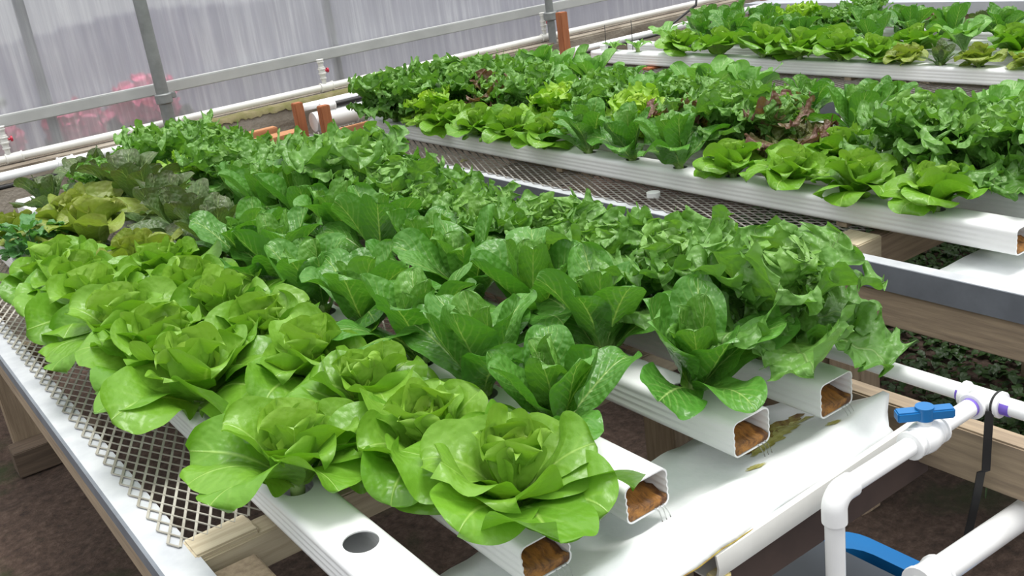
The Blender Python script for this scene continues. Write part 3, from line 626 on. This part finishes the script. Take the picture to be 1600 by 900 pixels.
row(X3[3], [(1.46,'bronze_dark',.5), (1.66,'bronze',.5), (1.86,'bronze_dark',.5), (2.06,'maroon',.5), (2.26,'bronze_dark',.5), (2.46,'bronze_dark',.5), (2.66,'maroon',.55), (2.86,'curly',.6), (3.06,'curly',.9), (3.26,'romaine',.65), (3.46,'romaine',.65), (3.66,'romaine',.65), (3.86,'romaine',.65)], 'fourth channel, rear bench', g3)

# ------------------------------------------------------------ collecting sheet, drain gutter
def sheet_z(x, y):
    return 0
bm = bmesh.new(); rnd = random.Random(5); nxs = 60
prof_s = [(1.10,.690), (1.06,.694), (1.02,.692), (.98,.698), (.94,.712), (.91,.729), (.895,.728), (.875,.708), (.862,.697), (.855,.690)]
rows_ = []
for i in range(nxs+1):
    x = .40 + (1.275-.40)*i/nxs; r_ = []
    k = max(0, (x-1.13)/.145)
    for j, (y, z) in enumerate(prof_s):
        zz = z + .0018*math.sin(x*37+y*60) + .0015*math.sin(x*90-y*50) + (.008*k if j > 3 else .006*k)
        yy = y + .004*math.sin(x*11+j) - (.05*k if j < 3 else 0) + (.01*k if j > 6 else 0)
        xx = x + (.02*k if 3 < j < 7 else (-.02*k if j >= 8 else 0))
        r_.append(bm.verts.new((xx, yy, zz)))
    rows_.append(r_)
for a, b_ in zip(rows_, rows_[1:]):
    for j in range(len(prof_s)-1): bm.faces.new((a[j], a[j+1], b_[j+1], b_[j]))
SHV = [[tuple(v.co) for v in r_] for r_ in rows_]
o = obj('plastic_sheet', bm, 'sheet', smooth=True); sm_ = o.modifiers.new('s', 'SOLIDIFY'); sm_.thickness = .0015; sm_.offset = -1
tag(o, 'white plastic sheet draped under the open channel ends of the front bench', 'plastic sheet')
M['stain'] = simple('brown_algae', (.16,.07,.012), .6, (.40,.34,.07), 55, bmp=.5)
M['stain_y'] = simple('olive_algae', (.36,.33,.05), .6, (.55,.52,.20), 70, bmp=.4)
def on_sheet(x, t_):
    """point on the draped sheet at x and fractional profile position t_"""
    xi = (x-.40)/(1.275-.40)*nxs; i0 = max(0, min(nxs-1, int(xi))); fx = xi-i0; j0 = max(0, min(len(prof_s)-2, int(t_))); fj = t_-j0
    a_, b_ = Vector(SHV[i0][j0]).lerp(Vector(SHV[i0][j0+1]), fj), Vector(SHV[i0+1][j0]).lerp(Vector(SHV[i0+1][j0+1]), fj)
    return a_.lerp(b_, fx) + Vector((0, -.0006, .0014))
def streak(x0, t0, x1, t1, w_, s, m, lab, wide=True):
    q = random.Random(s); n = 26; bm = bmesh.new(); prev = None
    for i in range(n+1):
        f = i/n; wl = w_*(.25+.75*math.sin(PI*min(1, f+.05)))*q.uniform(.6, 1.3); wr = w_*(.25+.75*math.sin(PI*min(1, f+.05)))*q.uniform(.6, 1.3)
        row_ = [bm.verts.new(on_sheet(x0+(x1-x0)*f + d, max(0, t0+(t1-t0)*f + d*(22 if wide else 0)))) for d in (-wl, -wl*.5, 0, wr*.5, wr)]
        if prev:
            for k in range(4): bm.faces.new((prev[k], prev[k+1], row_[k+1], row_[k]))
        prev = row_
    o = obj('algae_stain', bm, m); tag(o, lab, 'stain')
streak(1.215, 2.0, 1.045, 3.3, .017, 9, 'stain_y', 'olive fringe beside the long brown algae streak on the white sheet')
streak(1.21, 1.6, 1.05, 2.9, .012, 3, 'stain', 'long brown algae streak on the white sheet between the last two channel ends')
streak(1.015, 4.0, 1.005, 4.7, .011, 4, 'stain_y', 'small olive stain below the fourth channel mouth')
streak(1.185, 4.0, 1.172, 4.8, .009, 6, 'stain_y', 'small yellow brown stain below the fifth channel mouth')
streak(.615, 5.0, .665, 5.1, .002, 7, 'stain_y', 'faint dirty smear on the ridge of the white sheet', wide=False)
o = obj('seam_dirt', tb([on_sheet(x, 8.97)+Vector((0,-.001,-.001)) for x in np.linspace(.75, 1.22, 20)], .0011, 6), 'stain'); tag(o, 'thin brown dirt line along the lower seam of the white sheet', 'dirt line')
G = thing('drain_gutter', 'cream white drain gutter under the front edge of the plastic sheet, yellowed open end', 'gutter', (0,0,0))
bm = bmesh.new(); ps = [(.858,.690), (.850,.688), (.846,.668), (.850,.650), (.872,.640), (.90,.640), (.90,.643), (.873,.643), (.853,.653), (.850,.668), (.853,.686), (.858,.687)]
ra = [bm.verts.new((.835, y, z)) for y, z in ps]; rb = [bm.verts.new((1.30, y, z+.015)) for y, z in ps]
for k in range(len(ps)): q_ = (k+1) % len(ps); bm.faces.new((ra[k], ra[q_], rb[q_], rb[k]))
bm.faces.new(ra[::-1]); bm.faces.new(rb); bmesh.ops.recalc_face_normals(bm, faces=bm.faces)
obj('gutter_body', bm, 'pvc_old', G, smooth=True, auto=40)
M['yellowed'] = simple('yellowed_deposit', (.62,.48,.10), .6, (.75,.68,.45), 40, bmp=.3)
bm = bx(.834, .862, .848, .874, .641, .650, bev=.003); obj('yellow_deposit', bm, 'yellowed', G)
o = obj('support_board', bx(.84, 1.36, .868, .906, .575, .640, bev=.003), simple('dark_brown_board', (.09,.06,.05), .8, (.06,.04,.035), 6)); tag(o, 'dark board carrying the drain gutter', 'board')  # board in an even dark brown tone
# water trickling from the mouths
for i in range(1, 5):
    bm = bmesh.new(); rnd = random.Random(i)
    for k in range(3):
        xx = X1[i] + .012 + .008*k; tube(bm, [(xx, y0s[i]+.002, .7415), (xx+rnd.uniform(-.002,.002), y0s[i]-.006, .738), (xx+.001, y0s[i]-.010, .730), (xx+.002, y0s[i]-.011, .7235)], [.0011,.0009,.0007,.0009], 6)
    o = obj('water_trickle', bm, 'water', smooth=True); tag(o, f"thin trickle of clear water falling from the {['','second','middle','fourth','fifth'][i]} channel's open end", 'water')

bm = bmesh.new(); rows_ = []
for i in range(31):
    x = 1.868 + .97*i/30
    rows_.append([bm.verts.new((x, y + .004*math.sin(x*15+j), z + .0015*math.sin(x*40+y*50))) for j, (y, z) in enumerate(((1.20,.698), (1.14,.694), (1.08,.692), (1.02,.70), (.98,.716), (.94,.722), (.90,.70), (.86,.665)))])
for a, b_ in zip(rows_, rows_[1:]):
    for j in range(7): bm.faces.new((a[j], a[j+1], b_[j+1], b_[j]))
o = obj('plastic_sheet', bm, 'sheet', smooth=True); m_ = o.modifiers.new('s', 'SOLIDIFY'); m_.thickness = .0015; m_.offset = -1
tag(o, 'white plastic sheet under the open channel ends of the middle bench', 'plastic sheet')
o = obj('support_board', bx(1.868, 2.848, .93, .97, .62, .700, bev=.003), 'woodx'); tag(o, 'timber board under the white sheet of the middle bench', 'board')

# ------------------------------------------------------------ supply pipework at the right
W1 = thing('supply_pipework', 'white pipework with elbow, ball valve and tee in front of the front bench', 'pipework', (0,0,0))
yv, zv, xe, xt, r_ = .752, .768, .962, 1.315, .0135
obj('riser_pipe', tb([(xe,yv,.326), (xe,yv,zv-.028)], r_, 20), 'pvc', W1, smooth=True, auto=60)
bm = tb([(xe,yv,zv-.042), (xe,yv,zv-.040)] + arc((xe+.022,yv,zv-.022), .022, PI, PI/2, (1,0,0), (0,0,1), 8) + [(xe+.036,yv,zv)], .0172, 20)
obj('elbow', bm, 'pvc', W1, smooth=True, auto=40)
obj('valve_pipe', tb([(xe+.03,yv,zv), (xt,yv,zv)], r_, 20), 'pvc', W1, smooth=True, auto=60)
xb = 1.165; bm = bmesh.new(); fit(bm, (xb-.035,yv,zv), (xb-.016,yv,zv), .019); fit(bm, (xb+.016,yv,zv), (xb+.035,yv,zv), .019)
tube(bm, [(xb-.024,yv,zv), (xb-.012,yv,zv), (xb,yv,zv), (xb+.012,yv,zv), (xb+.024,yv,zv)], [.018,.023,.0245,.023,.018], 20); tube(bm, [(xb,yv,zv+.018), (xb,yv,zv+.032)], .0105, 16)
V1 = obj('ball_valve', bm, 'pvc', W1, smooth=True, auto=40)
bm = bmesh.new(); tube(bm, [(xb,yv,zv+.030), (xb,yv,zv+.050)], .013, 20)
R1 = Matrix.Translation((xb, yv, zv+.040)) @ Matrix.Rotation(R(-38), 4, 'Z')
for s_ in (-1, 1): box(bm, min(0, s_*.040), max(0, s_*.040), -.010, .010, -.009, .006, bev=.002, mtx=R1)
h = obj('valve_handle', bm, 'blue', V1, smooth=True, auto=30); h['label'] = 'blue plastic handle'
obj('manifold_pipe', tb([(xt,1.19,zv+.002), (xt,.15,zv)], r_, 20), 'pvc', W1, smooth=True, auto=60)
bm = bmesh.new(); fit(bm, (xt,yv-.032,zv), (xt,yv+.032,zv), .0175); fit(bm, (xt-.032,yv,zv), (xt-.008,yv,zv), .0175); obj('tee', bm, 'pvc', W1, smooth=True, auto=40)
for p0, p1 in (((xt,yv+.030,zv), (xt,yv+.038,zv)), ((xt,yv-.046,zv), (xt,yv-.030,zv)), ((xt-.037,yv,zv), (xt-.031,yv,zv)), ((xt,1.19,zv+.002), (xt,1.17,zv+.002))):
    obj('primer_band', tb([p0, p1], r_+.0006, 20), 'purple', W1, smooth=True, auto=60)
bm = bmesh.new(); ys = yv-.022
tube(bm, arc((xt,ys,zv), .0185, 0, 2*PI, (1,0,0), (0,0,1), 20), .0018, 6, caps=False)
pts = [(xt-.02,ys,zv-.004), (xt-.022,ys,zv-.05), (xt-.022,ys+.001,zv-.105), (xt-.016,ys+.012,zv-.115), (xt-.014,ys+.02,zv-.17), (xt-.02,ys+.028,zv-.235)]
for p, q_ in zip(pts, pts[1:]):
    a_, b_ = Vector(p), Vector(q_); w2 = .0042
    vs = [bm.verts.new(a_+Vector(d)) for d in ((w2,-w2,0), (-w2,w2,0))] + [bm.verts.new(b_+Vector(d)) for d in ((-w2,w2,0), (w2,-w2,0))]
    bm.faces.new(vs)
    vs2 = [bm.verts.new(v.co+Vector((-.001,-.0015,0))) for v in vs]; bm.faces.new(vs2[::-1])
    for k in range(4): bm.faces.new((vs[k], vs2[k], vs2[(k+1) % 4], vs[(k+1) % 4]))
o = obj('strap', bm, 'black'); tag(o, 'black plastic strap looped round the pipe tee and hanging down', 'strap')
W2 = thing('thick_drain_pipe', 'thick white pipe in the lower right corner', 'pipe', (0,0,0))
obj('pipe', tb([(1.105,.70,.585), (1.55,.70,.560)], .021, 24), 'pvc', W2, smooth=True, auto=60)
bm = bmesh.new(); fit(bm, (1.075,.70,.587), (1.125,.70,.583), .025); tube(bm, [(1.095,.70,.60), (1.095,.70,.02)], .021, 20); obj('elbow', bm, 'pvc', W2, smooth=True, auto=40)
# tub
TB = thing('water_tub', 'blue tub with a dark lid on the ground below the drain gutter', 'tub', (0,0,0))
def rrect(x0, x1, y0, y1, r, n=6):
    pts = []
    for cx, cy, a in ((x1-r, y1-r, 0), (x0+r, y1-r, PI/2), (x0+r, y0+r, PI), (x1-r, y0+r, 1.5*PI)):
        pts += [(cx+r*math.cos(a+k*PI/2/n), cy+r*math.sin(a+k*PI/2/n)) for k in range(n+1)]
    return pts
bm = bmesh.new(); lv = [(0,.02), (.24,0), (.27,-.015), (.30,-.02), (.30,.02), (.26,.025), (.03,.045)]
rg = [[bm.verts.new((x, y, z)) for x, y in rrect(.72+d, 1.44-d, .55+d, 1.12-d, .08)] for z, d in lv]
for a, b_ in zip(rg, rg[1:]):
    for k in range(len(a)): q_ = (k+1) % len(a); bm.faces.new((a[k], a[q_], b_[q_], b_[k]))
bm.faces.new(rg[0][::-1]); bm.faces.new(rg[-1]); obj('tub_body', bm, 'blue', TB, smooth=True, auto=40)
bm = bmesh.new(); a = [bm.verts.new((x, y, .302)) for x, y in rrect(.71, 1.37, .54, 1.15, .05)]; b2 = [bm.verts.new((x, y, .325)) for x, y in rrect(.715, 1.365, .545, 1.145, .05)]
bm.faces.new(a[::-1]); bm.faces.new(b2)
for k in range(len(a)): q_ = (k+1) % len(a); bm.faces.new((a[k], a[q_], b2[q_], b2[k]))
obj('lid', bm, 'lid', TB)

# ------------------------------------------------------------ far ends: feed manifolds, posts, timbers
F1 = thing('feed_pipe', 'white feed pipe behind the far end of the front bench', 'pipe', (0,0,0))
obj('pipe', tb([(-.1,4.12,.868), (1.34,4.12,.868)], .0165, 16), 'pvc', F1, smooth=True, auto=60)
for px in (.80, 1.25): 
    bm = fit(bmesh.new(), (px-.03,4.12,.868), (px+.03,4.12,.868), .021); tube(bm, [(px,4.12,.868), (px,4.10,.83)], .011, 12)
    obj('tee', bm, 'pvc', F1, smooth=True, auto=40)
obj('shelf_hose', tb([(-.1,4.11,.835), (1.3,4.11,.83)], .009, 10), 'black', F1, smooth=True)
for px in (.2, 1.3): lumber('bracket', px-.02, px+.02, 4.10, 4.14, 0, .85, 'woodz', F1)
F2 = thing('feed_manifold', 'thick white feed pipe with thin pipe and black hose, far end of middle bench', 'pipe', (0,0,0))
obj('tank_pipe', tb([(1.83,4.13,.79), (2.75,4.13,.79)], .042, 24), 'pvc', F2, smooth=True, auto=60)
obj('end_cap', fit(bmesh.new(), (2.03,4.13,.79), (2.10,4.13,.79), .046), 'pvc', F2, smooth=True, auto=40)
obj('thin_pipe', tb([(1.80,4.20,.850), (2.85,4.20,.850)], .017, 16), 'pvc', F2, smooth=True, auto=60)
obj('black_hose', tb([(1.93,4.12,.845), (2.8,4.12,.85)], .013, 12), 'black', F2, smooth=True, auto=60)
obj('hose_fitting', fit(bmesh.new(), (1.87,4.12,.845), (1.94,4.12,.845), .017), 'pvc', F2, smooth=True, auto=40)
PST = thing('post_pair', 'pair of orange-brown timber posts clamping the pipes at the corner of the middle bench', 'posts', (0,0,0))
lumber('post', 1.76, 1.80, 4.13, 4.17, .0, .885, 'cedar', PST); lumber('post', 1.83, 1.875, 4.03, 4.07, .0, .865, 'cedar', PST)
lumber('arm', 1.84, 2.10, 4.025, 4.05, .725, .755, 'cedarx', PST)
o = obj('timber_plank', bx(1.45, 1.84, 4.24, 4.34, .715, .745, bev=.003), 'cedarx'); tag(o, 'pale reddish plank lying behind the two timber posts', 'plank')
o = obj('timber_plank', bx(1.40, 1.76, 4.37, 4.42, .735, .765, bev=.003), 'cedarx'); tag(o, 'thin reddish lath behind the lower plank, near the moss', 'plank')
o = obj('timber_bearer', bx(1.45, 1.82, 4.22, 4.46, .60, .715, bev=.003), 'wood'); tag(o, 'weathered bearer under the reddish planks behind the posts', 'bearer')
lg = thing('bearer_prop', 'upright prop under the weathered bearer', 'prop', (0,0,0)); lumber('prop_post', 1.6, 1.66, 4.3, 4.36, 0, .60, 'woodz', lg)
o = obj('orange_post', bx(3.29, 3.335, 4.18, 4.225, 0, 1.02, bev=.003), 'cedar'); tag(o, 'orange-brown square post standing at the far corner of the rear bench', 'post')
o = obj('orange_post', bx(5.02, 5.07, 4.35, 4.40, .815, 1.06, bev=.003), 'cedar'); tag(o, 'orange-brown post at the top, on the far bench', 'post')
F3 = thing('feed_pipe', 'white feed pipe behind the far end of the rear bench', 'pipe', (0,0,0))
obj('pipe', tb([(3.25,4.27,.80), (4.9,4.27,.80)], .017, 16), 'pvc', F3, smooth=True, auto=60)
bm = fit(bmesh.new(), (3.39,4.27,.80), (3.46,4.27,.80), .022); tube(bm, [(3.42,4.27,.80), (3.42,4.27,.73)], .016, 14); obj('tee', bm, 'pvc', F3, smooth=True, auto=40)
obj('black_hose', tb([(3.46,4.235,.785), (4.0,4.225,.79), (4.3,4.23,.90), (4.32,4.23,.99)], .007, 10), 'black', F3, smooth=True)
o = obj('timber_lath', bx(3.37, 3.62, 4.185, 4.22, .722, .745, bev=.003), 'cedarx'); tag(o, 'pale lath at the far corner of the rear bench under the channel', 'lath')
o = obj('timber_block', bx(3.42, 3.53, 3.70, 3.76, .7250, .736, bev=.003), 'cedar'); tag(o, 'short reddish timber block under the front channel of the rear bench', 'block')
for y in (1.5, 2.6, 3.7):
    for X_, lab in ((X1, 'front'), (X2, 'middle'), (X3, 'rear')):
        if lab == 'rear' and y == 3.7: y_ = 3.85
        else: y_ = y
        o = obj('channel_bearer', bx(X_[0]+(.12 if lab == 'rear' and y == 3.7 else -.03), X_[-1]+.05, y_-.015, y_+.015, .7245, .7368), 'woodx'); tag(o, f"thin timber bearer laid across the {lab} bench under the channels, {dict([(1.5,'near'),(2.6,'central'),(3.7,'far')])[y]} one", 'bearer')
# small things
for k, (x, y, h_) in enumerate(((3.50, 4.10, .13), (3.53, 3.93, .15))):
    o = obj('wire_stake', tb([(x,y,.795), (x+.004,y,.795+h_)], .0018, 6), 'black', smooth=True); tag(o, ['thin black wire stake at the far end of the rear bench front channel', 'thin black wire stake beside the second seedling on the rear bench'][k], 'stake')
bm = bmesh.new(); tube(bm, [(0,0,-.012), (0,0,.022), (0,0,.026), (0,0,.020)], [.017,.022,.022,.019], 18, caps=False); o = obj('net_cup', bm, 'pvc', smooth=True, auto=40); o.location = (3.50, 4.115, .797); tag(o, 'small white cup in the last hole of the rear bench front channel', 'cup')
bm = tb([(0,0,0), (0,0,.016), (0,0,.0165)], [.020,.020,.018], 24); o = obj('bottle_cap', bm, 'pvc', smooth=True, auto=40); o.location = (1.93, 2.115, .719)
tag(o, 'white round cap lying on the expanded metal of the middle bench', 'cap')
a = new_acc(); leaf(a, .4, R(86), R(92), .05, .012, rnd=random.Random(2), prof=(.8,.5,.1), ruf=.1)
M['dryleaf'] = leaf_mat('dry_leaf', (.30,.28,.12), (.36,.33,.15), (.40,.38,.2), vein=.2)
o = bpy.data.objects.new('fallen_leaf', acc_mesh(a, 'fallen_leaf', 'dryleaf')); COL.objects.link(o); o.location = (1.87, 3.05, .722); tag(o, 'dry yellowish fallen leaf on the metal top of the middle bench', 'leaf')
B4 = thing('white_board', 'white board with a red hose lying on the far bench, at the top', 'board', (0,0,0))
obj('board', bx(5.15, 5.5, 3.2, 3.75, 0.816, 0.830, bev=.002), 'white_board', B4)
B5 = thing('white_board', 'white board beside the first, further right on the far bench', 'board', (0,0,0)); obj('board', bx(5.12, 5.6, 2.75, 3.05, 0.816, 0.830, bev=.002), 'white_board', B5)
B6 = thing('white_board', 'white crate with yellow item at the far left end of the far bench', 'crate', (0,0,0)); obj('box', bx(5.3, 5.75, 4.0, 4.38, 0.816, 0.915, bev=.004), 'white_board', B6); obj('yellow_item', bx(5.29, 5.31, 4.05, 4.1, 0.825, 0.905, bev=.002), 'yellow', B6)
for k, (x, y) in enumerate(((5.10, 3.35), (5.15, 4.2))):
    o = obj('red_hose', tb([(x, y-.18, 0.823), (x+.02, y-.1, 0.837), (x+.02, y, 0.850), (x+.01, y+.1, 0.840), (x, y+.2, 0.823)], .006, 10), 'redhose', smooth=True); tag(o, ['curved red hose lying before the white board on the far bench', 'curved red hose lying before the white crate'][k], 'hose')
# weeds beyond the front bench
M['weed'] = leaf_mat('ground_weed', (.022,.06,.012), (.04,.09,.018), (.05,.11,.03), vein=.1)
a = new_acc(); q = random.Random(4)
for k in range(9500):
    xx, yy = q.uniform(2.25, 3.9), q.uniform(.9, 3.3); 
    if q.random() > .9 - .3*math.sin(xx*3)*math.sin(yy*4): continue
    n0 = a['n']; leaf(a, q.uniform(0, 6.28), R(q.uniform(20,70)), R(q.uniform(80,120)), q.uniform(.02,.045), q.uniform(.010,.017), r0=0, z0=q.uniform(.0,.03), prof=(.9,.5,.08), cup=.1, ruf=.1, nu=2, nv=4, rnd=q)
    a['V'][-1] += np.array([xx, yy, 0.])
o = bpy.data.objects.new('ground_weeds', acc_mesh(a, 'ground_weeds', 'weed')); COL.objects.link(o); tag(o, 'dark low weeds covering the earth under the middle bench', 'weeds', kind='stuff')
a = new_acc()
for k in range(110):
    xx, yy = q.gauss(2.42, .10), q.gauss(1.22, .07); leaf(a, q.uniform(0, 6.28), R(q.uniform(5,40)), R(q.uniform(40,100)), q.uniform(.04,.09), .0025, r0=0, z0=0, prof=(.5,.7,.3), cup=.2, ruf=0, nu=2, nv=6, rnd=q)
    a['V'][-1] += np.array([xx, yy, 0.])
o = bpy.data.objects.new('grass_tuft', acc_mesh(a, 'grass_tuft', 'weed')); COL.objects.link(o); tag(o, 'tuft of grass on the bare earth behind the hanging strap', 'grass', kind='stuff')
